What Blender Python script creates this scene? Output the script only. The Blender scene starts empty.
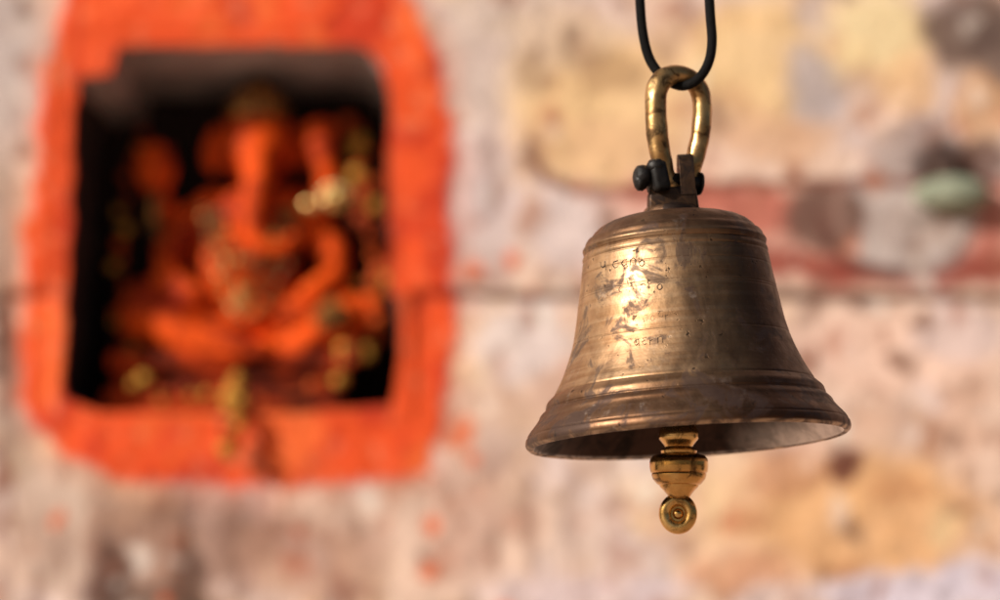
import bpy, bmesh, math, random
import numpy as np
from mathutils import Vector, Matrix, Quaternion
random.seed(4); rng=np.random.RandomState(7)
scene=bpy.context.scene
PX=0.0005; D=1.2; TH=math.radians(8); K=0.5/1.2/1000.0; WY=1.4
F=Vector((0,math.cos(TH),math.sin(TH))); U=Vector((0,-math.sin(TH),math.cos(TH)))
CAM=-D*F
def P(px,py,Y=0.0):
    d=F+Vector((1,0,0))*((px-500)*K)+U*((300-py)*K)
    return CAM+d*((Y-CAM.y)/d.y)
def lin(c):
    c=np.array(c,dtype=float)/255.0
    return np.where(c<=0.04045,c/12.92,((c+0.055)/1.055)**2.4)
# ---------------------------------------------------------------- helpers
def link(o): scene.collection.objects.link(o); return o
def empty(name,loc,label,cat):
    o=link(bpy.data.objects.new(name,None)); o.location=loc; o.empty_display_size=0.02
    o["label"]=label; o["category"]=cat; return o
def mk(name,verts,faces,mat=None,parent=None,origin=None,sharp=35):
    me=bpy.data.meshes.new(name)
    if origin is not None:
        verts=[(v[0]-origin[0],v[1]-origin[1],v[2]-origin[2]) for v in verts]
    me.from_pydata([tuple(v) for v in verts],[],faces); me.validate(); me.update()
    me.polygons.foreach_set("use_smooth",[True]*len(me.polygons))
    if sharp: me.set_sharp_from_angle(angle=math.radians(sharp))
    o=link(bpy.data.objects.new(name,me))
    if mat: me.materials.append(mat)
    if parent: o.parent=parent
    return o
def lathe(prof,seg=128,center=(0,0,0),s=1.0,axis='Z'):
    vs=[];fs=[];n=len(prof)
    for (r,z) in prof:
        for k in range(seg):
            a=2*math.pi*k/seg
            p=(r*s*math.cos(a),r*s*math.sin(a),z*s)
            if axis=='X': p=(p[2],p[0],p[1])
            if axis=='Y': p=(p[0],p[2],-p[1])
            vs.append((p[0]+center[0],p[1]+center[1],p[2]+center[2]))
    for i in range(n-1):
        for k in range(seg):
            a=i*seg+k;b=i*seg+(k+1)%seg
            fs.append((a,b,b+seg,a+seg))
    return vs,fs
def merge(lst):
    V=[];Fc=[]
    for v,f in lst:
        b=len(V); V+=list(v); Fc+=[tuple(i+b for i in q) for q in f]
    return V,Fc
def catmull(pts,rad,closed,sub):
    n=len(pts);out=[];ro=[]
    rngi=range(n) if closed else range(n-1)
    for i in rngi:
        if closed: a,b,c,d=[(i+j)%n for j in(-1,0,1,2)]
        else: a,b,c,d=max(i-1,0),i,i+1,min(i+2,n-1)
        for k in range(sub):
            t=k/sub
            p=0.5*((2*pts[b])+(pts[c]-pts[a])*t+(2*pts[a]-5*pts[b]+4*pts[c]-pts[d])*t*t+(-pts[a]+3*pts[b]-3*pts[c]+pts[d])*t**3)
            out.append(p);ro.append(rad[b]*(1-t)+rad[c]*t)
    if not closed: out.append(pts[-1]);ro.append(rad[-1])
    return out,ro
def tube(pts,rad,closed=False,sub=8,seg=20,ecc=1.0):
    pts=[Vector(p) for p in pts]
    if not hasattr(rad,'__len__'): rad=[rad]*len(pts)
    pts,rad=catmull(pts,rad,closed,sub)
    n=len(pts);vs=[];fs=[]
    tan=[]
    for i in range(n):
        a=pts[(i-1)%n] if closed or i>0 else pts[0]
        b=pts[(i+1)%n] if closed or i<n-1 else pts[-1]
        tan.append((b-a).normalized())
    ref=Vector((0,1,0))
    if abs(tan[0].dot(ref))>0.9: ref=Vector((1,0,0))
    nr=(ref-tan[0]*ref.dot(tan[0])).normalized()
    for i in range(n):
        nr=(nr-tan[i]*nr.dot(tan[i])).normalized()
        bn=tan[i].cross(nr)
        for k in range(seg):
            a=2*math.pi*k/seg
            vs.append(pts[i]+nr*math.cos(a)*rad[i]*ecc+bn*math.sin(a)*rad[i])
    m=n if closed else n-1
    for i in range(m):
        for k in range(seg):
            a=i*seg+k;b=i*seg+(k+1)%seg
            c=((i+1)%n)*seg+(k+1)%seg;d=((i+1)%n)*seg+k
            fs.append((a,b,c,d))
    if not closed:
        fs.append(tuple(reversed(range(seg)))); fs.append(tuple(range((n-1)*seg,n*seg)))
    return vs,fs
def ball(c,r,sc=(1,1,1),sub=3,jit=0.0,rot=None):
    bm=bmesh.new(); bmesh.ops.create_icosphere(bm,subdivisions=sub,radius=1.0)
    vs=[]
    for v in bm.verts:
        p=v.co*(1+random.uniform(-jit,jit))
        p=Vector((p.x*sc[0],p.y*sc[1],p.z*sc[2]))*r
        if rot: p=rot@p
        vs.append(p+Vector(c))
    fs=[tuple(v.index for v in f.verts) for f in bm.faces]; bm.free()
    return vs,fs
def rbox(cx,cy,cz,sx,sy,sz,bev,segs=3,taper=1.0):
    bm=bmesh.new(); bmesh.ops.create_cube(bm,size=1.0)
    for v in bm.verts:
        t=taper if v.co.z>0 else 1.0
        v.co=Vector((v.co.x*sx*t,v.co.y*sy*t,v.co.z*sz))
    bmesh.ops.bevel(bm,geom=list(bm.edges),offset=bev,segments=segs,affect='EDGES',profile=0.5)
    vs=[v.co+Vector((cx,cy,cz)) for v in bm.verts]; bm.verts.index_update()
    fs=[tuple(v.index for v in f.verts) for f in bm.faces]; bm.free()
    return vs,fs
# ---------------------------------------------------------------- node helpers
class NT:
    def __init__(s,name):
        s.m=bpy.data.materials.new(name); s.m.use_nodes=True; s.t=s.m.node_tree
        s.b=s.t.nodes["Principled BSDF"]; s.co=s.n("ShaderNodeTexCoord").outputs["Object"]
    def n(s,t,**k):
        x=s.t.nodes.new(t)
        for a,b in k.items(): setattr(x,a,b)
        return x
    def l(s,a,b): s.t.links.new(a,b)
    def mp(s,scale,loc=(0,0,0)):
        m=s.n("ShaderNodeMapping"); m.inputs["Scale"].default_value=scale; m.inputs["Location"].default_value=loc
        s.l(s.co,m.inputs[0]); return m.outputs[0]
    def noise(s,sc,det=5,rough=0.55,dist=0.0,vec=None):
        x=s.n("ShaderNodeTexNoise"); x.inputs["Scale"].default_value=sc; x.inputs["Detail"].default_value=det
        x.inputs["Roughness"].default_value=rough; x.inputs["Distortion"].default_value=dist
        s.l(vec if vec else s.co,x.inputs["Vector"]); return x.outputs["Fac"]
    def ramp(s,fac,a,b,va=0.0,vb=1.0):
        x=s.n("ShaderNodeMapRange"); x.interpolation_type='SMOOTHSTEP'
        for i,v in enumerate((a,b,va,vb)): x.inputs[1+i].default_value=v
        s.l(fac,x.inputs[0]); return x.outputs[0]
    def mix(s,fac,A,B,mode='MIX'):
        x=s.n("ShaderNodeMix",data_type='RGBA',blend_type=mode)
        for sock,v in ((x.inputs[0],fac),(x.inputs[6],A),(x.inputs[7],B)):
            if hasattr(v,'links'): s.l(v,sock)
            elif hasattr(v,'__len__'): sock.default_value=(v[0],v[1],v[2],1)
            else: sock.default_value=v
        return x.outputs[2]
    def math(s,op,a,b=0.0):
        x=s.n("ShaderNodeMath",operation=op)
        for i,v in enumerate((a,b)):
            if hasattr(v,'links'): s.l(v,x.inputs[i])
            else: x.inputs[i].default_value=v
        return x.outputs[0]
    def setb(s,name,v):
        i=s.b.inputs[name]
        if hasattr(v,'links'): s.l(v,i)
        elif hasattr(v,'__len__'): i.default_value=(v[0],v[1],v[2],1)
        else: i.default_value=v
    def bump(s,h,st,dist=0.001):
        x=s.n("ShaderNodeBump"); x.inputs["Strength"].default_value=st; x.inputs["Distance"].default_value=dist
        s.l(h,x.inputs["Height"]); s.l(x.outputs[0],s.b.inputs["Normal"])
    def z(s,i=2):
        x=s.n("ShaderNodeSeparateXYZ"); s.l(s.co,x.inputs[0]); return x.outputs[i]

def bell_mat():
    M=NT("aged_bronze")
    n1=M.noise(22,6,0.6,0.6); n2=M.noise(48,9,0.65,1.2); n3=M.noise(260,4,0.55); n4=M.noise(120,6,0.6)
    lm=M.noise(12,4,0.5,0,M.mp((1,1,45)))
    vst=M.noise(60,5,0.6,0.3,M.mp((1,1,0.22)))
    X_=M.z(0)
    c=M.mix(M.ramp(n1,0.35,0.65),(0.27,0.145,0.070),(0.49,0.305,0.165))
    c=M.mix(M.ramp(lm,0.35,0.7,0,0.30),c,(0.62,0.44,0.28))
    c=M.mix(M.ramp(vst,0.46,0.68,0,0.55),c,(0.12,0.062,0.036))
    side_shade=M.ramp(M.math('ADD',X_,M.math('MULTIPLY',M.math('SUBTRACT',n1,0.5),0.03)),-0.012,0.042)  # shade of the right flank put into the colour
    c=M.mix(M.math('MULTIPLY',side_shade,0.94),c,(0.038,0.0135,0.0075))
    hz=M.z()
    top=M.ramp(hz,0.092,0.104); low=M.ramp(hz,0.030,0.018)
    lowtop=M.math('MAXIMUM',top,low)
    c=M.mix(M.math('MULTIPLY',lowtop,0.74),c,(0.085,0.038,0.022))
    pt=M.ramp(M.math('ADD',n2,M.math('MULTIPLY',low,0.045)),0.51,0.62)
    c=M.mix(M.math('MULTIPLY',pt,0.75),c,(0.045,0.028,0.026))
    sp=M.math('MULTIPLY',M.ramp(n3,0.62,0.68),M.ramp(n4,0.50,0.58))
    c=M.mix(M.math('MULTIPLY',sp,0.8),c,(0.018,0.012,0.010))
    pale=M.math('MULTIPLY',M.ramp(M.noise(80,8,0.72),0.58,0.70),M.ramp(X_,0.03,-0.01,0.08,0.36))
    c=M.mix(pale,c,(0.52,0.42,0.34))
    edge=M.math('MULTIPLY',M.ramp(hz,0.0020,0.0009),M.ramp(n2,0.38,0.60,0.75,0.1))
    c=M.mix(edge,c,(0.60,0.44,0.30))
    M.setb("Base Color",c)
    M.setb("Metallic",M.math('SUBTRACT',0.90,M.math('MULTIPLY',pt,0.40)))
    M.setb("Specular IOR Level",0.3)
    M.setb("Roughness",M.math('ADD',M.ramp(n4,0.3,0.7,0.40,0.53),M.math('MULTIPLY',pt,0.12)))
    h=M.math('ADD',M.math('MULTIPLY',n4,0.5),M.math('ADD',M.math('MULTIPLY',lm,0.22),M.math('MULTIPLY',n3,0.3)))
    h=M.math('SUBTRACT',h,M.math('MULTIPLY',sp,0.4))
    M.bump(h,0.5,0.0008)
    return M.m
def inner_mat():
    M=NT("tarnished_inner_bronze"); n2=M.noise(60,8,0.65,0.8); n1=M.noise(25,4)
    c=M.mix(M.ramp(n2,0.4,0.65),(0.050,0.026,0.018),(0.018,0.011,0.009))
    X_=M.math('ADD',M.z(0),M.math('MULTIPLY',M.math('SUBTRACT',n1,0.5),0.04))
    lit_worn=M.math('MULTIPLY',M.ramp(X_,0.022,0.062),M.ramp(M.z(2),0.018,0.004))  # light caught by the right inner lip, painted into the colour
    lit_worn=M.math('MULTIPLY',lit_worn,M.ramp(n2,0.35,0.62,1.0,0.62))
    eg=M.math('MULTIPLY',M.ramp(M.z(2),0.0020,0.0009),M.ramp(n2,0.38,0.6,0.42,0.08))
    lit_worn=M.math('MAXIMUM',lit_worn,eg)
    c=M.mix(lit_worn,c,(0.95,0.87,0.82)); M.setb("Base Color",c)
    M.setb("Metallic",M.math('SUBTRACT',0.85,M.math('MULTIPLY',lit_worn,0.60))); M.setb("Roughness",M.ramp(n2,0.35,0.65,0.4,0.55))
    M.bump(M.noise(150,5),0.35,0.0006); return M.m
def metal(name,c1,c2,dark,r0,r1,sc=90,pa=0.55,pb=0.68,met=0.95,bump=0.3):
    M=NT(name); n1=M.noise(sc*0.6,5); n2=M.noise(sc,8,0.65,0.8); n3=M.noise(sc*3,3)
    c=M.mix(M.ramp(n1,0.35,0.65),c1,c2); p=M.ramp(n2,pa,pb)
    c=M.mix(M.math('MULTIPLY',p,0.85),c,dark)
    M.setb("Base Color",c); M.setb("Metallic",met); M.setb("Roughness",M.ramp(n2,0.35,0.65,r0,r1))
    M.bump(M.math('ADD',n2,M.math('MULTIPLY',n3,0.4)),bump,0.0006); return M.m
def matte(name,c1,c2,rough=0.8,sc=60,bump=0.4,bd=0.001,spec=0.5,ra=0.38,rb=0.62):
    M=NT(name); n1=M.noise(sc,7,0.6,0.5)
    M.setb("Base Color",M.mix(M.ramp(n1,ra,rb),c1,c2)); M.setb("Roughness",rough)
    M.setb("Specular IOR Level",spec)
    M.bump(M.noise(sc*3,5),bump,bd); return M.m
def attr_mat(name,rough,fine,bd,spec=0.3):
    M=NT(name); a=M.n("ShaderNodeAttribute",attribute_name="paint")
    n2=M.noise(55,8,0.7); n3=M.noise(120,4,0.6)
    g=M.mix(M.ramp(n2,0.3,0.7,0.0,fine),a.outputs["Color"],(0.16,0.10,0.08))
    g=M.mix(M.math('MULTIPLY',M.ramp(n3,0.62,0.7),fine*1.5),g,(0.09,0.055,0.045))
    M.setb("Base Color",g); M.setb("Roughness",rough); M.setb("Specular IOR Level",spec)
    M.bump(M.math('ADD',n2,M.math('MULTIPLY',n3,0.4)),0.5,bd); return M.m
MB=bell_mat()
MIN=inner_mat()
MBR=metal("worn_brass",(0.36,0.19,0.070),(0.62,0.40,0.175),(0.05,0.026,0.014),0.30,0.48,120,0.48,0.64)
MCL=metal("polished_brass",(0.60,0.33,0.10),(0.80,0.52,0.20),(0.05,0.022,0.010),0.12,0.30,110,0.52,0.68)
MLUG=metal("dark_bronze",(0.050,0.025,0.013),(0.14,0.072,0.036),(0.015,0.009,0.008),0.38,0.55,110,0.42,0.58,0.7,0.6)
MPIN=metal("blackened_iron",(0.004,0.003,0.003),(0.012,0.009,0.008),(0.003,0.003,0.003),0.4,0.65,200,0.5,0.7,0.3,0.6)
MENG=matte("engraved_grime",(0.020,0.012,0.008),(0.06,0.034,0.020),0.75,300)
MCORD=matte("black_cord",(0.002,0.002,0.002),(0.006,0.005,0.005),0.7,700,0.8,0.0006,0.12)
MWALL=attr_mat("weathered_plaster",0.88,0.20,0.0015)
MORG=attr_mat("orange_limewash",0.8,0.08,0.0012)
MNIC=attr_mat("dark_niche",0.85,0.15,0.002)
MSTAT=matte("vermilion_paste",(0.78,0.090,0.008),(0.24,0.018,0.005),0.65,20,0.6,0.002,0.10,0.44,0.64)
MPED=matte("red_painted_stone",(0.50,0.052,0.010),(0.09,0.014,0.007),0.8,20,0.6,0.002,0.08,0.44,0.60)
MGOLD=metal("gilt_metal",(0.85,0.52,0.16),(0.9,0.66,0.28),(0.12,0.05,0.02),0.2,0.4,50,0.46,0.6,0.8)
MCRN=metal("dull_gilt_metal",(0.40,0.17,0.04),(0.62,0.32,0.08),(0.04,0.02,0.012),0.35,0.55,40,0.42,0.56,0.6)
MYEL=matte("marigold_yellow",(0.62,0.34,0.06),(0.35,0.12,0.02),0.8,40,spec=0.1)
MORF=matte("marigold_orange",(0.60,0.10,0.02),(0.16,0.02,0.01),0.8,40,spec=0.1)
MGREEN=matte("pale_green_glazed_stone",(0.32,0.35,0.26),(0.16,0.19,0.13),0.6,40)
MDARK=matte("boss_shadow_brown",(0.03,0.015,0.012),(0.07,0.035,0.025),0.8,40)
MGND=matte("sandstone_paving",(0.46,0.34,0.26),(0.34,0.24,0.18),0.85,3)

# ---------------------------------------------------------------- bell
zl=Vector((-0.057,0.026,1)).normalized()
RB=Vector((0,0,1)).rotation_difference(zl)
LIP=P(688,442,0)
base_loc=P(677,178,0)
bell=empty("temple_bell",base_loc,"aged bronze temple bell with flared lip hanging from a black cord","bell")
hk=[0,3,9,16,24,32,40,50,62,72,85,102,120,142,160,180,195,203]
rk=[157.5,160.5,160.5,157,150.5,144.5,139,132,125,120,114.5,108.5,104,100,97,94,91.5,89.5]
def gs(h,c,w,a): return a*math.exp(-((h-c)/w)**2)
def R(h):
    i=max(0,min(len(hk)-2,int(np.searchsorted(hk,h,'right')-1)))
    def sl(j):
        if j<=0 or j>=len(hk)-1: 
            a,b=(0,1) if j<=0 else (len(hk)-2,len(hk)-1)
            return (rk[b]-rk[a])/(hk[b]-hk[a])
        return (rk[j+1]-rk[j-1])/(hk[j+1]-hk[j-1])
    L=hk[i+1]-hk[i];t=(h-hk[i])/L
    return (2*t**3-3*t*t+1)*rk[i]+(t**3-2*t*t+t)*L*sl(i)+(-2*t**3+3*t*t)*rk[i+1]+(t**3-t*t)*L*sl(i+1)
def Rd(h):
    r=R(h)
    r+=gs(h,46,4.5,2.4)+gs(h,38,1.4,-1.4)+gs(h,33,2.6,1.0)+gs(h,12,0.9,-0.8)
    r+=gs(h,53,0.9,-0.8)
    r+=gs(h,198,2.6,1.6)+gs(h,192.5,1.0,-1.1)+gs(h,188,1.6,0.6)+gs(h,184.5,0.8,-0.6)
    for c in (148,145.5,101,170): r+=gs(h,c,0.7,-0.42)
    return r
prof=[(153.5,1.2),(155.5,0.1)]
h=0.0
while h<=203: prof.append((Rd(h),h)); h+=0.6
prof+=[(88.8,205),(87,207.5),(84.5,209),(82.8,210.6),(80.6,213.5),(76,217.8),(69,221.8),(60,224.8),(48,227),(34,228.6),(28,229),(27,231),(26,232.5),(0.01,232.6)]
vo,fo=lathe(prof,192,s=PX)
prin=[(153.5,1.2),(151,4),(146,12),(138,26),(128,42),(117,64),(107,92),(99,130),(92,175),(84,202),(60,214),(0.01,217)]
pi=[]
for i in range(len(prin)-1):
    for k in range(5):
        t=k/5; pi.append((prin[i][0]*(1-t)+prin[i+1][0]*t,prin[i][1]*(1-t)+prin[i+1][1]*t))
pi.append(prin[-1])
vi,fi=lathe(pi,192,s=PX); fi=[tuple(reversed(f)) for f in fi]
V,Fc=merge([(vo,fo),(vi,fi)])
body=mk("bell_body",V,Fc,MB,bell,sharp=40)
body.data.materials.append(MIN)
nf=len(fo)
for i,p in enumerate(body.data.polygons):
    if i>=nf: p.material_index=1
bm=bmesh.new(); bm.from_mesh(body.data); bmesh.ops.remove_doubles(bm,verts=bm.verts,dist=1e-6)
from mathutils import noise as mn
for v in bm.verts:
    k=mn.noise(v.co*38)*0.00030+mn.noise(v.co*110)*0.00010
    rr=Vector((v.co.x,v.co.y,0))
    if rr.length>0.004: v.co+=rr.normalized()*k
bmesh.ops.recalc_face_normals(bm,faces=bm.faces)
bm.to_mesh(body.data); bm.free()
body.rotation_mode='QUATERNION'; body.rotation_quaternion=RB; body.location=LIP-base_loc
s=PX
lug=[lathe([(31,228),(30,233),(27,237),(0.01,237.5)],40,s=s)]
lug.append(rbox(1*s,0,244*s,51*s,38*s,24*s,3*s,3,0.92))
def cheek(x,w,top,hw=13,y0=0):
    n=16;pr=[(-hw,246)]+[(-hw*math.cos(math.pi*k/n),top-hw+hw*math.sin(math.pi*k/n)) for k in range(n+1)]+[(hw,246)]
    vs=[((x-w/2)*s,(a+y0)*s,b*s) for a,b in pr]+[((x+w/2)*s,(a+y0)*s,b*s) for a,b in pr]
    m=len(pr); fs=[tuple(reversed(range(m))),tuple(range(m,2*m))]
    for i in range(m): j=(i+1)%m; fs.append((i,j,m+j,m+i))
    return vs,fs
lug.append(cheek(-14,10,281,14)); lug.append(cheek(16.5,15,291,17,-2))
V,Fc=merge(lug); lg=mk("lug",V,Fc,MLUG,body,sharp=35)
md=lg.modifiers.new("bevel","BEVEL"); md.width=0.0008; md.segments=2; md.limit_method='ANGLE'
G={
 'five':[[(0,0),(0,4),(2,6),(4,4),(4,0)],[(4,4),(5,9)]],
 't':[[(0,0),(6,0)],[(3,0),(1,3),(2,6),(5,7),(6,5)]],
 'a':[[(5,2),(2,2),(0,5),(2,8),(5,6)],[(5,1),(5,8),(6,9)]],
 'n':[[(0,8),(0,2)],[(0,3),(3,1),(5,3),(5,8)]],
 'o':[[(2.5,2),(0,4),(0.5,7),(3,8),(5,6),(4.5,3),(2.5,2)]],
 'r':[[(0,8),(0,2)],[(0,4),(3,2)]],
 'six':[[(5,0),(1,1),(3,3),(0,5),(2,8),(5,7)]],
 'i':[[(0,0),(4,-2),(6,0)],[(2,1),(2,8)]],
 'dot':[[(0,7),(1,8)]],
 'c':[[(5,1),(1,2),(0,5),(2,8),(5,7)]],
}
rows=[(598,262,1.0,0.62,['five','dot','c','a','n','o']),
      (614,287,0.95,0.62,['t','dot','six','dot','n','r','o']),
      (622,281,0.6,0.5,['i']),
      (630,318,0.85,0.22,['n','c','a','t','r']),
      (628,341,0.9,0.26,['a','six','r','n'])]
eng=[]
def on_bell(px,py):
    hh=442-py
    for _ in range(3):
        xc=688-0.057*hh
        x=(px-xc)/1.03; r=Rd(hh); y=math.sqrt(max(r*r-x*x,0))
        hh=(442-py)-y*0.085
    return Vector((x,-math.sqrt(max(r*r-x*x,0)),hh))*PX
for (x0,y0,sc,w,chs) in rows:
    x=x0
    for k,ch in enumerate(chs):
        dy=random.uniform(-1.5,1.5)
        for st in G[ch]:
            if random.random()<0.06: continue
            pts=[]
            for j in range(len(st)-1):
                (a,b),(c,d)=st[j],st[j+1]
                for t in (0,0.5): pts.append(on_bell(x+(a*(1-t)+c*t)*sc,y0+dy+(b*(1-t)+d*t)*sc))
            pts.append(on_bell(x+st[-1][0]*sc,y0+dy+st[-1][1]*sc))
            eng.append(tube(pts,[w*PX*random.uniform(0.5,1.25) for _ in pts],False,2,6))
        x+=(3 if ch=='dot' else 8.5)*sc
for _ in range(26):
    px=random.uniform(596,700);py=random.choice([258,268,284,300,322,340])+random.gauss(0,6)
    p=on_bell(px,py); eng.append(ball(p,random.uniform(0.3,0.9)*PX,(1,0.4,random.uniform(.6,1.6)),1))
V,Fc=merge(eng); mk("engraving",V,Fc,MENG,body,sharp=0)["label"]="dark hand-punched inscription"

pc=P(676,181,0)
def xrot(l,c,ang):
    v,f=l; q=Matrix.Rotation(ang,3,'Z')@Matrix.Rotation(math.radians(4),3,'Y')
    return [Vector(c)+q@Vector(p) for p in v],f
pr=[(0.01,-44),(7,-44),(10.5,-42),(12,-37),(11.5,-32),(9,-29.5),(11.5,-27.5)]
for i in range(6): pr+=[(11.4,-26.5+i*2.2),(9.6,-25.4+i*2.2)]
pr+=[(8,-12),(8,23),(11,23.5),(12,24.5),(11.5,26.5),(8,27.5),(0.01,28)]
v,f=lathe(pr,28,s=s,axis='X')
pl=[xrot((v,f),pc,math.radians(16))]
q=Matrix.Rotation(math.radians(16),3,'Z')
rq=Matrix.Rotation(math.radians(16),3,'Z')@Matrix.Rotation(math.radians(-12),3,'Y')
bx=rbox(0,0,0,17*s,32*s,31*s,5*s,3); pl.append(([pc+q@Vector((-21*s,-1*s,2*s))+rq@Vector(p) for p in bx[0]],bx[1]))
pl.append(ball(pc+q@Vector((-24*s,-8*s,12*s)),10*s,(1,1,0.8),3,0.06))
pl.append(ball(pc+q@Vector((-38*s,-1*s,-2*s)),9.5*s,(0.8,1,1.1),3,0.06))
V,Fc=merge(pl); mk("pin",V,Fc,MPIN,bell,base_loc,sharp=50)["label"]="blackened bolt with nut"

def rp(px,py,r,yaw=math.radians(20)):
    c=P(679,120,0); p=P(px,py,0); dx=(p.x-c.x)
    return Vector((c.x+dx,dx*math.tan(yaw)+.0015,p.z)),r*PX
rl=[(679,74,9.6),(665,78.5,10.6),(657,90,11.2),(655.5,108,11),(656,128,11),(658.5,147,10.5),(663,166,10),(670,184,9),(680,190,8.5),(688,184,9),(693,166,9.5),(698,148,9.8),(701.5,132,9.8),(703,113,9.8),(701.5,92,9.8),(693,79,9.6)]
pp=[rp(*a) for a in rl]
V,Fc=tube([a for a,_ in pp],[b for _,b in pp],True,10,28)
V=[Vector(v)+Vector((mn.noise(Vector(v)*160),mn.noise(Vector(v)*150+Vector((3,1,0))),0))*0.0004 for v in V]
mk("hanging_ring",V,Fc,MBR,bell,base_loc,sharp=0)

cc=P(679,470,0)
cp=[(5,240),(5,70),(7,58),(12,53),(15,48),(18.5,41),(20,36),(19.6,31),(15,25.5),(13.5,23),(15,21),(18,19),(17.5,16.5),(21,15.4),(26,13.8),(28.3,11),(29,8),(29,3),(28.2,-2),(26.8,-3.2),(27.2,-5),(25.8,-9),(21.5,-14),(19.4,-15),(19,-16.5),(15.5,-20),(12,-24),(10.5,-26.5),(9,-28),(0.01,-29)]
cpf=[]
for i in range(len(cp)-1):
    for k in range(3):
        t=k/3; cpf.append((cp[i][0]*(1-t)+cp[i+1][0]*t,cp[i][1]*(1-t)+cp[i+1][1]*t))
cpf.append(cp[-1])
v,f=lathe(cpf,64,(cc.x,cc.y,cc.z),PX)
clap=mk("clapper",v,f,MCL,bell,base_loc,sharp=60)
clap["label"]="polished brass clapper with pull ring"
rc=P(678,513.5,0)
parts=[]
prr=[]
for k in range(25):
    a=2*math.pi*k/24; prr.append((13.0+6.0*math.cos(a),6.2*math.sin(a)))
v,f=lathe(prr,48,s=s,axis='Y'); 
yw=Matrix.Rotation(math.radians(-8),3,'Z')
v=[rc+yw@Vector((p[0],p[1],p[2]*1.07)) for p in v]; parts.append((v,f))
v,f=lathe([(0.01,-1.2),(3.2,-1.0),(4.6,0.4),(5.5,2.6),(9,2.6),(9,5),(0.01,5)],32,s=s,axis='Y')
parts.append(([rc+yw@Vector(p) for p in v],f))
V,Fc=merge(parts); mk("pull_ring",V,Fc,MCL,clap,base_loc,sharp=60)

cpts=[(634,-420,5),(636,-200,6),(638,-60,7),(640,0,8),(643,34,10),(650,60,12),(664,78,8),(681,86,0),(697,80,-9),(708,64,-14),(712,42,-14),(710,10,-12),(706,-60,-10),(700,-200,-8),(690,-420,-6)]
cv,cf=tube([P(a,b,c*s+.001) for a,b,c in cpts],5.0*PX,False,24,14)
o0=P(664,-420,0)
cord=mk("hanging_cord",cv,cf,MCORD,None,o0,sharp=0); cord.location=o0
cord["label"]="thin black cord looped through the bell ring"; cord["category"]="cord"

# ---------------------------------------------------------------- wall
def vnoise(u,v,sc,seed,octv=4,ru=1.0):
    r=np.random.RandomState(seed); out=np.zeros_like(u,dtype=float);amp=1.;tot=0
    for o in range(octv):
        T=r.rand(256,256); x=u/sc*(2**o)*ru+100.3*o+57; y=v/sc*(2**o)+31.7*o+91
        xi=np.floor(x).astype(int);yi=np.floor(y).astype(int);fx=x-xi;fy=y-yi
        fx=fx*fx*(3-2*fx);fy=fy*fy*(3-2*fy)
        a=T[xi%256,yi%256];b=T[(xi+1)%256,yi%256];c=T[xi%256,(yi+1)%256];d=T[(xi+1)%256,(yi+1)%256]
        out+=amp*((a*(1-fx)+b*fx)*(1-fy)+(c*(1-fx)+d*fx)*fy);tot+=amp;amp*=0.55
    return out/tot
def sstep(x,a,b):
    t=np.clip((x-a)/(b-a),0,1);return t*t*(3-2*t)
NL,NR,NTp,NB=68,392,45,410
def axis_s(lo,hi,a,b,st,extra):
    c=np.arange(a,b+0.1,st); L=[a];d=st
    while L[-1]>lo: d*=1.25; L.append(L[-1]-d)
    H=[c[-1]];d=st
    while H[-1]<hi: d*=1.25; H.append(H[-1]+d)
    ar=np.concatenate([np.array(L[1:])[::-1],c,np.array(H[1:])])
    for e in extra: ar[np.argmin(abs(ar-e))]=e
    return ar
us=axis_s(-2200,3200,-80,1080,3.2,(NL,NR)); vs_=axis_s(-1500,2400,-60,660,3.2,(NTp,NB))
UU,VV=np.meshgrid(us,vs_)
dL=np.interp(VV,[45,75,110,200,300,400,410],[8,6,5,2,-3,-6,0])+ (vnoise(UU*0,VV,30,3)-.5)*8
dR=np.interp(VV,[45,70,285,295,350,410],[-8,-3,-2,8,9,0])+(vnoise(UU*0,VV,26,5)-.5)*7
dT=np.interp(UU,[68,76,104,110,360,376,392],[34,32,30,2,0,6,24])+(vnoise(UU,VV*0,30,6)-.5)*5
dB=np.interp(UU,[68,100,300,392],[-8,2,2,-4])+(vnoise(UU,VV*0,24,8)-.5)*6
def fall(d,s_): return np.exp(-np.clip(d,0,None)/s_)
wv=fall(NTp-VV,20)*fall(VV-NB,20); wu=fall(NL-UU,20)*fall(UU-NR,20)
fu=np.where(UU<=NL,fall(NL-UU,30),0)*dL+np.where(UU>=NR,fall(UU-NR,30),0)*dR
fv=np.where(VV<=NTp,fall(NTp-VV,30),0)*dT+np.where(VV>=NB,fall(VV-NB,30),0)*dB
tin=np.clip((UU-NL)/(NR-NL),0,1); fu=np.where((UU>NL)&(UU<NR),dL*(1-tin)+dR*tin,fu)
tin=np.clip((VV-NTp)/(NB-NTp),0,1); fv=np.where((VV>NTp)&(VV<NB),dT*(1-tin)+dB*tin,fv)
Uw=UU+fu*wv; Vw=VV+fv*wu
wx=Uw+(vnoise(Uw,Vw,70,11)-.5)*46+(vnoise(Uw,Vw,16,12)-.5)*14
wy=Vw+(vnoise(Uw,Vw,70,13)-.5)*46+(vnoise(Uw,Vw,16,14)-.5)*14
def L3(c): return lin(c)[None,None,:]
n1=vnoise(Uw,Vw,120,21)[...,None];n2=vnoise(Uw,Vw,50,22)[...,None];n3=vnoise(Uw,Vw,22,23)[...,None]
col=L3((220,192,176))*np.ones(Uw.shape+(3,))
def over(c,a):
    global col
    if a.ndim==2:a=a[...,None]
    col=col*(1-a)+L3(c)*a
over((226,194,160),sstep(n1,.5,.68)*.5)
over((214,196,194),sstep(n2,.5,.68)*.65)
over((168,130,112),sstep(n3,.55,.75)*.65)
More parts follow.
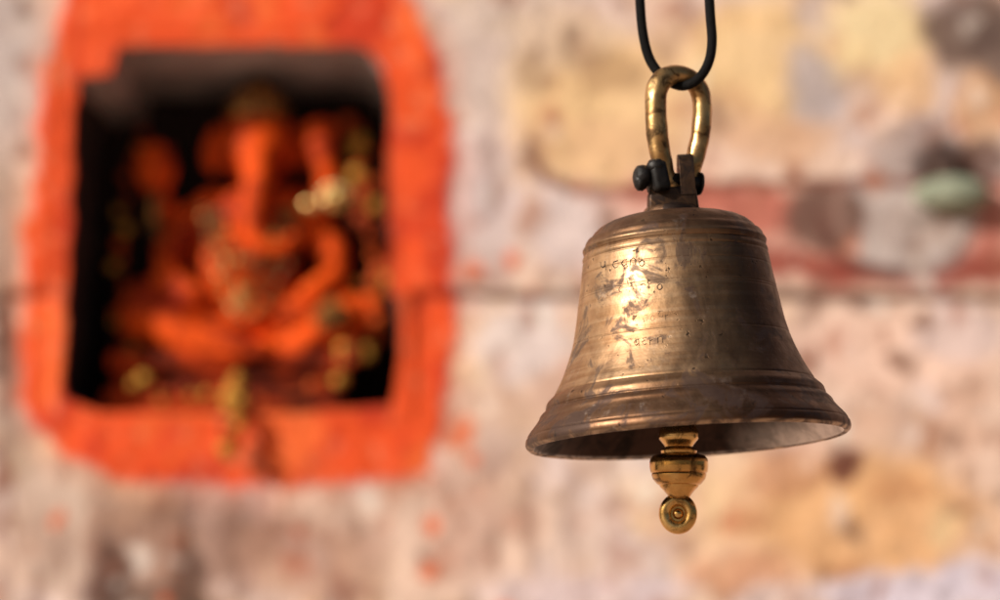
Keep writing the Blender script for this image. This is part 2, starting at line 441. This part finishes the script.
def blot(cx,cy,rx,ry,c,a,soft=.35,warp=1.0):
    x=Uw+(wx-Uw)*warp;y=Vw+(wy-Vw)*warp
    d=np.sqrt(((x-cx)/rx)**2+((y-cy)/ry)**2); over(c,(1-sstep(d,1-soft,1+soft))*a)
for b in [
 (0,60,60,90,(188,172,166),.8),(8,220,22,70,(160,140,132),.7),(4,350,16,70,(78,62,56),.95),(12,420,30,60,(150,128,118),.5),
 (60,500,50,40,(205,182,168),.8),(150,540,120,55,(156,120,104),.75),(110,570,24,45,(86,60,52),.8),(190,560,14,50,(96,70,60),.75),
 (240,540,20,50,(124,94,82),.6),(60,545,22,50,(212,190,176),.7),(310,560,80,50,(186,150,134),.75),(150,600,60,20,(86,62,54),.65),
 (495,60,70,80,(200,184,178),.7),(480,215,40,80,(206,188,186),.8),(600,110,85,80,(226,192,150),.85),(560,35,60,30,(214,188,166),.7),
 (580,235,50,40,(216,198,194),.85),(610,75,30,22,(168,136,108),.55),(750,60,80,60,(228,194,152),.85),(820,85,34,36,(184,170,168),.9),(815,20,24,20,(192,174,168),.7),
 (880,35,50,50,(232,204,164),.85),(960,30,50,44,(112,92,84),.9),(1010,60,40,50,(104,86,80),.8),(905,90,30,30,(218,180,142),.7),(990,110,40,30,(206,166,134),.85),
 (770,130,60,26,(212,174,146),.7),(540,150,14,20,(186,148,122),.7),(620,150,60,24,(216,180,150),.6),(540,75,16,24,(172,144,120),.6),(700,120,18,26,(188,152,122),.5),
 (660,40,20,26,(186,152,124),.5),(590,60,12,10,(164,132,108),.5),(730,100,26,10,(188,150,122),.5),(860,80,20,12,(182,146,118),.5),
 ]: blot(*b)
band=sstep(wx,600,660)*sstep(wy,176,186)*(1-sstep(wy,272,292)); over((206,152,136),band*.85)
blot(740,205,120,20,(178,106,92),.7); blot(780,262,170,15,(156,84,72),.8); blot(930,268,110,18,(144,72,60),.85,.3,.5); blot(730,240,60,10,(170,98,84),.55)
blot(700,245,60,16,(224,192,180),.6); blot(990,230,20,30,(174,104,90),.6); blot(640,222,40,14,(216,182,170),.6); blot(800,236,50,10,(216,180,166),.5)
blot(905,212,72,66,(194,180,174),.95,.18,.4); blot(826,214,42,36,(130,102,92),.95,.2,.4)
blot(890,225,16,26,(164,144,136),.5); blot(930,240,26,12,(172,148,136),.5)
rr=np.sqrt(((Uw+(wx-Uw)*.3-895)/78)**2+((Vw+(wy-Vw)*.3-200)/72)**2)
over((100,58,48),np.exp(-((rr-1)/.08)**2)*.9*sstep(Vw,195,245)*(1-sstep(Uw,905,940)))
blot(905,150,40,26,(168,148,142),.75,.3,.5); blot(945,168,34,30,(54,30,24),.92,.4,.3); blot(985,160,26,22,(104,74,64),.75); blot(940,220,36,8,(120,104,92),.6,.5,.2)  # includes a dark blot painting the shadow above the boss
def seg_d(x,y,pts):
    d=np.full(x.shape,1e9)
    for (a,b),(c,e) in zip(pts[:-1],pts[1:]):
        dx,dy=c-a,e-b;t=np.clip(((x-a)*dx+(y-b)*dy)/(dx*dx+dy*dy),0,1)
        d=np.minimum(d,np.hypot(x-a-t*dx,y-b-t*dy))
    return d
sx=Uw+(vnoise(Uw,Vw,24,31)-.5)*10; sy=Vw+(vnoise(Uw,Vw,24,32)-.5)*10
crk=seg_d(sx,sy,[(532,160),(545,180),(575,188),(640,190),(760,184),(900,182),(1100,186)])
over((120,66,52),(1-sstep(crk,2,8))*.8)
for b in [(520,345,60,36,(220,204,200),.8),(880,350,110,40,(226,194,178),.8),(960,330,40,24,(206,186,182),.7),(640,440,70,60,(218,200,190),.6),
 (860,520,140,62,(220,176,134),.85),(790,470,40,30,(204,156,124),.75),(848,466,18,24,(120,76,62),.95,.3,.7),(930,590,120,26,(214,202,210),.9,.3,.6),(600,590,110,24,(212,194,196),.7),
 (500,440,40,60,(206,174,154),.5),(740,575,50,20,(202,148,114),.6),(470,520,40,60,(190,156,142),.6),(925,315,12,9,(136,102,88),.8),(905,355,9,8,(150,104,86),.7),(862,305,14,7,(112,78,66),.75),(815,372,6,12,(140,104,90),.8),
 (870,430,60,20,(208,174,154),.6),(970,420,30,40,(210,174,154),.6),(750,520,20,14,(190,140,110),.6),(720,500,12,20,(230,200,168),.6),(560,520,50,40,(216,190,174),.6),(560,400,30,24,(194,160,144),.5),
 (900,500,26,14,(196,148,112),.65),(950,530,16,22,(234,202,166),.6),(830,560,24,10,(188,140,106),.65),(680,540,26,12,(194,160,144),.5),(600,470,20,14,(186,154,138),.5),
 (930,450,14,22,(176,134,112),.6),(760,440,22,10,(186,150,132),.5),(975,380,16,10,(170,132,114),.5),(880,395,10,14,(180,140,122),.5)]: blot(*b)
for cx,cy,r in [(472,270,13),(511,258,10),(456,428,15),(436,574,11),(434,526,10),(534,290,6),(470,455,8),(54,520,10),(300,530,7),(505,610,8),(170,600,7)]:
    blot(cx,cy,r*.8,r,(218,108,58),.75,.5,.6)
r2=np.random.RandomState(5)
for i in range(560):
    cx=r2.uniform(-150,1150);cy=r2.uniform(-120,720);r=r2.uniform(2.5,11)
    blot(cx,cy,r,r*r2.uniform(.5,2.0),[(104,76,66),(158,108,86),(238,224,214),(136,106,92),(182,122,98)][r2.randint(5)],r2.uniform(.3,.72),.6,1.0)
ly=297+(vnoise(Uw,Vw*0,90,41)-.5)*8
ledge=np.exp(-((Vw-ly)/4.5)**2); over((80,42,32),ledge*(.5+.5*vnoise(Uw,Vw,50,42)))
stv=vnoise(Uw,Vw*0.18,16,51,4); over((132,94,80),sstep(stv,.54,.72)*.45*sstep(Vw,400,500)*(1-.5*sstep(Uw,450,700)))
mean=col.mean(axis=(0,1)); 
col=mean*np.power(col/mean,1.3)
lum=(col@np.array([.3,.6,.1]))[...,None]; col=np.clip((lum+(col-lum)*1.06)*1.10,0.01,.88)
wallcol=col.copy()
poly=[(96,-80),(60,0),(42,100),(26,220),(20,330),(20,390),(34,430),(70,462),(150,484),(265,492),(350,480),(425,470),(446,430),(452,360),(455,280),(452,150),(440,60),(412,0),(370,-80),(240,-130)]
ed=seg_d(Uw,Vw,poly+[poly[0]])
ins=np.zeros(Uw.shape,bool);n=len(poly)
for i in range(n):
    (x1,y1),(x2,y2)=poly[i],poly[(i+1)%n]
    cnd=((y1>Vw)!=(y2>Vw)); xx=(x2-x1)*(Vw-y1)/((y2-y1) if y2!=y1 else 1e-9)+x1
    ins^=cnd&(Uw<xx)
sd=np.where(ins,-ed,ed)+(vnoise(Uw,Vw,40,61)-.5)*20+(vnoise(Uw,Vw,9,62)-.5)*12
om=1-sstep(sd,-6,8)
col=L3((234,82,28))*np.ones(Uw.shape+(3,))
over((244,114,52),sstep(vnoise(Uw,Vw,60,63),.52,.7)*.7)
over((196,48,18),sstep(vnoise(Uw,Vw,34,64),.52,.7)*.75)
over((230,134,96),sstep(vnoise(Uw,Vw,14,65),.64,.78)*.6)
over((180,50,22),np.exp(-((Uw-78-(Vw)*-.02)/3.5)**2)*.8*(1-sstep(Vw,60,90)))
over((150,44,22),ledge*.5)
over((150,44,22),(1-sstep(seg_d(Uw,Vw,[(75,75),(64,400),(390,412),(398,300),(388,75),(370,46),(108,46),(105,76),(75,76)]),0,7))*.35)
orc=col
col=wallcol*(1-om[...,None])+orc*om[...,None]
halo=(1-sstep(sd,8,30))*(1-om)*.3; over((214,124,90),halo)
col=np.clip(col,0,.9)
kx=(Uw-500)*K; kz=(300-Vw)*K
dx=kx; dy=math.cos(TH)-kz*math.sin(TH); dz=math.sin(TH)+kz*math.cos(TH)
t=(WY-CAM.y)/dy
X=CAM.x+dx*t; Z=CAM.z+dz*t
Yp=WY-(vnoise(Uw,Vw,110,71)-.5)*.009-(vnoise(Uw,Vw,24,72)-.5)*.0035-(vnoise(Uw,Vw,8,73,2)-.5)*.0014
Yp=Yp-om*.002+ledge*.006+sstep(Vw-ly,-1,6)*.004-(1-sstep(np.hypot((Uw-905)/72,(Vw-212)/66),.85,1.05))*.004
near=((Uw>NL-14)&(Uw<NR+22)&(Vw>NTp-14)&(Vw<NB+14))
Yp=np.where(near,WY-.001-(vnoise(Uw,Vw,24,72)-.5)*.003,Yp)
H_,W_=UU.shape; eps=.01
inh=(UU[:-1,:-1]>=NL-eps)&(UU[:-1,1:]<=NR+eps)&(VV[:-1,:-1]>=NTp-eps)&(VV[1:,:-1]<=NB+eps)
isor=(om[:-1,:-1]>.5)
orig=Vector((0,WY,-1.5))
def submesh(name,mask,mat,parent,origin):
    idx=np.arange(H_*W_).reshape(H_,W_)
    q=np.stack([idx[:-1,:-1][mask],idx[1:,:-1][mask],idx[1:,1:][mask],idx[:-1,1:][mask]],1)
    used=np.unique(q); rem=-np.ones(H_*W_,int); rem[used]=np.arange(len(used)); q=rem[q]
    co=np.stack([X.ravel()[used]-origin[0],Yp.ravel()[used]-origin[1],Z.ravel()[used]-origin[2]],1)
    me=bpy.data.meshes.new(name); me.from_pydata(co.tolist(),[],q.tolist()); me.update()
    me.polygons.foreach_set("use_smooth",[True]*len(me.polygons))
    at=me.color_attributes.new("paint",'FLOAT_COLOR','POINT')
    cc_=np.concatenate([col.reshape(-1,3)[used],np.ones((len(used),1))],1)
    at.data.foreach_set("color",cc_.astype(np.float32).ravel())
    me.materials.append(mat); o=link(bpy.data.objects.new(name,me))
    if parent:o.parent=parent
    return o
wall=submesh("plaster_wall",(~inh)&(~isor),MWALL,None,orig); wall.location=orig
wall["label"]="weathered peach and grey plaster wall with peeling limewash"; wall["category"]="wall"
ob=submesh("painted_surround",(~inh)&isor,MORG,wall,orig); ob["label"]="bright orange limewash around the niche"
iu0=np.argmin(abs(us-NL));iu1=np.argmin(abs(us-NR));iv0=np.argmin(abs(vs_-NTp));iv1=np.argmin(abs(vs_-NB))
loop=[(iv0,i) for i in range(iu0,iu1)]+[(j,iu1) for j in range(iv0,iv1)]+[(iv1,i) for i in range(iu1,iu0,-1)]+[(j,iu0) for j in range(iv1,iv0,-1)]
ncx=np.mean([X[a] for a in loop]);ncz=np.mean([Z[a] for a in loop])
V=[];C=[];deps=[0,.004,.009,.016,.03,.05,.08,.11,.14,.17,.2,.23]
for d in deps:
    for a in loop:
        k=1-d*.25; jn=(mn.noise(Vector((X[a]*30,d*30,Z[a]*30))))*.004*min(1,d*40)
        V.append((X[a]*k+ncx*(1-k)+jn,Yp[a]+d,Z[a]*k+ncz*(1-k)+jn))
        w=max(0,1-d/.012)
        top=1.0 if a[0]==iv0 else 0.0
        dk=lin((44,34,32)) if not top else lin((176,162,160))  # sides and back near black, ceiling pale grey
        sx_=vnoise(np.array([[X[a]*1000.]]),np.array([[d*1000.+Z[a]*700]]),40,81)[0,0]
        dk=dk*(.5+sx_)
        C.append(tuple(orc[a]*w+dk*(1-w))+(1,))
m=len(loop);fs=[]
for r in range(len(deps)-1):
    for i in range(m):
        j=(i+1)%m; fs.append((r*m+i,r*m+j,(r+1)*m+j,(r+1)*m+i))
fs.append(tuple(range((len(deps)-1)*m,len(deps)*m)))
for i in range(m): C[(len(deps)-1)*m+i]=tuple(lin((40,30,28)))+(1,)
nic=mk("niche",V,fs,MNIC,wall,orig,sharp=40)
at=nic.data.color_attributes.new("paint",'FLOAT_COLOR','POINT')
at.data.foreach_set("color",np.array(C,dtype=np.float32).ravel())
nic["label"]="dark brown-black recess"
bo=P(951,195,WY-.004)
pb=[(0.01,-22),(14,-21.5),(26,-19),(34,-14),(39,-7),(40,0),(38,6),(34,10)]
v,f=lathe(pb,40,s=.00108,axis='Y')
v=[(bo.x+p[0],bo.y+p[1]-.002,bo.z+p[2]*.46) for p in v]
bs=mk("stone_boss",v,f,MGREEN,wall,orig,sharp=60); bs["label"]="pale green worn oval stone boss"
v,f=lathe([(0.01,-14),(9,-13),(13,-8),(12,0),(14,6)],24,s=.00108,axis='Y')  # dark knob modelled where only shadow lies above the boss
st=P(946,168,WY-.004)
v=[(st.x+p[0]*1.2,st.y+p[1]+.004,st.z+p[2]*1.1) for p in v]
mk("shadow_knob",v,f,MDARK,wall,orig)["label"]="dark knob shaped as the shadow above the boss"

g=mk("ground",[(-40,-40,-1.5),(40,-40,-1.5),(40,WY+.03,-1.5),(-40,WY+.03,-1.5)],[(0,1,2,3)],MGND,sharp=0)
g["kind"]="structure"; g["label"]="sandstone paved ground below the wall"

# ---------------------------------------------------------------- statue
W1=0.00113
def S(px,py,d=.09): return P(px,py,WY+d+.02)
sill=P(250,410,WY).z
so=Vector((S(245,400,.09).x,WY+.11,sill+.001))
stat=empty("deity_statue",so,"vermilion painted seated elephant-headed deity statue with gold ornaments","statue")
bp=[]
def E(px,py,d,rx,ry,rd,ang=0):
    q=Matrix.Rotation(ang,3,'Y'); bp.append(ball(S(px,py,d),W1,(rx,rd,ry),3,0,q))
def C_(a,b,ra,rb,n=9):
    for i in range(n+1):
        t=i/n; bp.append(ball(S(a[0]*(1-t)+b[0]*t,a[1]*(1-t)+b[1]*t,a[2]*(1-t)+b[2]*t),W1*(ra*(1-t)+rb*t),(1,1,1),2))
def chain(pts):
    for a,b in zip(pts[:-1],pts[1:]): C_(a[:3],b[:3],a[3],b[3],8)
E(248,268,.085,54,48,44); E(250,222,.09,42,36,34); E(246,322,.095,74,28,44)
C_((212,208,.095),(290,206,.095),19,19)
E(257,150,.085,37,36,32); E(257,128,.09,33,25,28); E(243,140,.068,12,12,10); E(272,140,.068,12,12,10)
E(216,150,.105,14,26,6,.15); E(300,148,.105,15,26,6,-.15)
chain([(258,158,.06,17),(258,180,.045,15.5),(254,205,.035,13.5),(252,228,.03,11.5),(262,246,.028,10),(280,250,.03,9),(292,240,.035,8)])
chain([(214,206,.1,18),(180,228,.1,16),(160,205,.09,13),(156,186,.085,11)]); E(156,170,.08,21,25,10); 
for k in range(4): C_((143+8.5*k,160,.08),(141+9.5*k,144+abs(k-1.5)*3,.078),5,4,3)
chain([(290,204,.1,18),(326,206,.09,15),(330,180,.075,14),(324,160,.07,12)]); E(322,143,.07,15,21,10)
for k in range(4): C_((312+6.5*k,134,.07),(310+8*k,120+abs(k-1.5)*3,.068),5,4,3)
chain([(208,216,.09,18),(172,250,.08,18),(168,276,.06,15),(188,292,.045,12)]); E(192,294,.04,15,11,10)
chain([(294,216,.09,18),(334,250,.08,17),(334,276,.06,15),(316,290,.045,12)]); E(312,292,.04,15,11,10)
chain([(215,320,.09,35),(170,310,.075,34),(150,304,.065,28)]); chain([(142,314,.06,25),(190,340,.045,19),(240,348,.035,15)]); E(256,350,.032,19,10,11)
chain([(280,320,.09,33),(325,314,.075,29),(348,314,.065,23)]); chain([(350,320,.06,22),(305,344,.05,19),(262,352,.055,14)])
V,Fc=merge(bp)
me=bpy.data.meshes.new("tmp"); me.from_pydata([tuple(Vector(v)-so) for v in V],[],Fc); me.update()
tmp=link(bpy.data.objects.new("tmp",me))
r=tmp.modifiers.new("r","REMESH"); r.mode='VOXEL'; r.voxel_size=.0026
sm=tmp.modifiers.new("s","SMOOTH"); sm.iterations=5; sm.factor=.5
dg=bpy.context.evaluated_depsgraph_get(); me2=bpy.data.meshes.new_from_object(tmp.evaluated_get(dg))
bpy.data.objects.remove(tmp)
me2.name="body"; me2.polygons.foreach_set("use_smooth",[True]*len(me2.polygons)); me2.materials.clear(); me2.materials.append(MSTAT)
sb=link(bpy.data.objects.new("body",me2)); sb.parent=stat
c0=S(258,122,.085)
cr=[(35,0),(38,2),(38,7),(34,9),(33,14),(35,17),(33,22),(28,28),(27,31),(24,35),(17,40),(13,42),(14,45),(10,48),(4,51),(0.01,54)]
v,f=lathe(cr,36,(c0.x,c0.y,c0.z),W1*.9); mk("crown",v,f,MCRN,stat,so)
def beads(path,n,r,j=1.5):
    out=[];pts,_=catmull([Vector(p) for p in path],[1]*len(path),False,20)
    L=[0]
    for a,b in zip(pts[:-1],pts[1:]):L.append(L[-1]+(b-a).length)
    for k in range(n):
        d=L[-1]*k/max(n-1,1);i=int(np.searchsorted(L,d));p=pts[min(i,len(pts)-1)]
        p=p+Vector((random.gauss(0,j),random.gauss(0,j*.5),random.gauss(0,j)))*W1
        out.append(ball(p,r*W1*random.uniform(.75,1.25),(1,.8,1),1,.08))
    return out
nb=[]
for w,dep,n_ in ((30,262,22),(38,290,28),(46,318,34)):
    nb+=beads([S(250-w,212,.058),S(250-w*.75,(212+dep)/2,.030),S(245,dep,.020),S(250+w*.8,(212+dep)/2,.030),S(250+w,210,.058)],n_,4,1.2)
nb.append(ball(S(243,300,.018),9*W1,(1,.4,1.3),2,.05))
V,Fc=merge(nb); mk("necklace",V,Fc,MCRN,stat,so)["label"]="layered dull gold bead necklace"
fl=[]
for k in range(9):
    a=k*2*math.pi/9; fl.append(ball(S(337+11*math.cos(a),196+9*math.sin(a),.035),7*W1,(1,.5,.8),2,.1))
fl.append(ball(S(337,196,.029),7*W1,(1,.8,1),2,.05)); fl.append(ball(S(312,205,.03),8*W1,(1.2,.7,.8),2,.1))
V,Fc=merge(fl); mk("gilt_flower",V,Fc,MGOLD,stat,so)
v,f=tube([S(156,196,.07),S(154,215,.068),S(158,240,.068)],[5*W1,6*W1,4*W1],False,6,10)
mk("gilt_handle",v,f,MCRN,stat,so)
bw=S(332,322,.03); v,f=lathe([(0.01,-8),(12,-8),(18,0),(21,9),(19,10),(14,13),(8,20),(0.01,26)],28,(bw.x,bw.y,bw.z),W1)
mk("offering_bowl",v,f,MCRN,stat,so)
x0,x1=S(112,380,.09).x,S(345,380,.09).x; ptop=S(245,356,.09).z; zb=sill+.001
hh=ptop-zb
pd=[rbox((x0+x1)/2,WY+.11,zb+hh*.18,(x1-x0),.13,hh*.36,.006),
    rbox((x0+x1)/2,WY+.11,zb+hh*.52,(x1-x0)*.93,.10,hh*.318,.007),
    rbox((x0+x1)/2,WY+.11,zb+hh*.84,(x1-x0)*.98,.12,hh*.31,.008)]
V,Fc=merge(pd); mk("pedestal",V,Fc,MPED,stat,so)["label"]="stepped pedestal with worn red paint"
def garland(name,path,n,r,label,mats,j=5):
    pts,_=catmull([Vector(p) for p in path],[1]*len(path),False,20)
    o0=Vector(pts[0]);lst=[];mi=[]
    for k in range(n):
        p=pts[int(k/(n-1)*(len(pts)-1))]+Vector((random.gauss(0,j),random.uniform(-j,j*.3),random.gauss(0,j*.6)))*W1
        rr_=r*random.uniform(.65,1.25)*W1
        b=ball(p,rr_,(1,.85,.85),2,.22); lst.append(b); mi+=[random.choice(mats)]*len(b[1])
    tb=tube(path,1.2*W1,False,10,6); lst.append(tb); mi+=[1]*len(tb[1])
    V,Fc=merge(lst); o=mk(name,V,Fc,MYEL,None,o0,sharp=0); o.location=o0; o.data.materials.append(MORF)
    o.data.polygons.foreach_set("material_index",mi[:len(o.data.polygons)])
    o["label"]=label;o["category"]="garland"; return o
garland("flower_garland",[S(350,132,.11),S(362,170,.09),S(370,230,.08),S(374,290,.07),S(362,340,.05),S(338,360,.03)],50,9.5,"orange and yellow marigold garland draped beside the statue",[0,1,1,1],8)
garland("flower_garland",[S(140,128,.13),S(128,180,.10),S(124,250,.08),S(122,310,.07),S(134,350,.05),S(150,385,.02)],22,6.5,"thin drying marigold garland beside the raised hand",[0,1,1],5)
garland("marigold_tassel",[S(238,378,-.012),S(236,392,-.018),P(234,408,WY-.014),P(231,430,WY-.018),P(229,450,WY-.018)],14,8.5,"yellow marigold tassel hanging over the niche sill",[0,0,0,1],3.5)
garland("fallen_flowers",[S(150,398,-.008),S(175,394,-.006),S(205,396,-.008),S(270,398,-.008),S(330,380,-.008),S(350,350,-.002)],13,6,"loose marigold flowers lying along the pedestal foot",[0,1,1],6)
ov=ball(S(371,314,.07),21*W1,(.9,.9,1.1),4,.01); o1=S(371,314,.07)
oc=mk("coconut_offering",ov[0],ov[1],MSTAT,None,o1,sharp=0); oc.location=o1; oc["label"]="round vermilion smeared offering beside the statue's knee"; oc["category"]="offering"

# ---------------------------------------------------------------- light
AZ=math.radians(60);EL=math.radians(27)
sd_=Vector((-math.sin(AZ)*math.cos(EL),-math.cos(AZ)*math.cos(EL),math.sin(EL)))
w=bpy.data.worlds.new("World"); scene.world=w; w.use_nodes=True
nt=w.node_tree; sk=nt.nodes.new("ShaderNodeTexSky"); sk.sky_type='NISHITA'; sk.sun_disc=False
sk.sun_elevation=EL; sk.sun_rotation=math.atan2(sd_.x,sd_.y); sk.dust_density=5.0
nt.links.new(sk.outputs[0],nt.nodes["Background"].inputs[0]); nt.nodes["Background"].inputs[1].default_value=.052
sl=bpy.data.lights.new("Sun",'SUN'); sl.energy=5.0; sl.angle=math.radians(2); sl.color=(1,.92,.82)
so_=link(bpy.data.objects.new("Sun",sl)); so_.rotation_mode='QUATERNION'; so_.rotation_quaternion=sd_.to_track_quat('Z','Y')
cd=bpy.data.cameras.new("Camera"); cam=link(bpy.data.objects.new("Camera",cd)); scene.camera=cam
cam.location=CAM; cam.rotation_euler=(math.pi/2+TH,0,0)
cd.sensor_width=36; cd.lens=36*D/.5; cd.clip_start=.05; cd.clip_end=200
cd.dof.use_dof=True; cd.dof.focus_distance=D-.04; cd.dof.aperture_fstop=4.2
scene.view_settings.view_transform='Standard'; scene.view_settings.look='None'; scene.view_settings.exposure=0
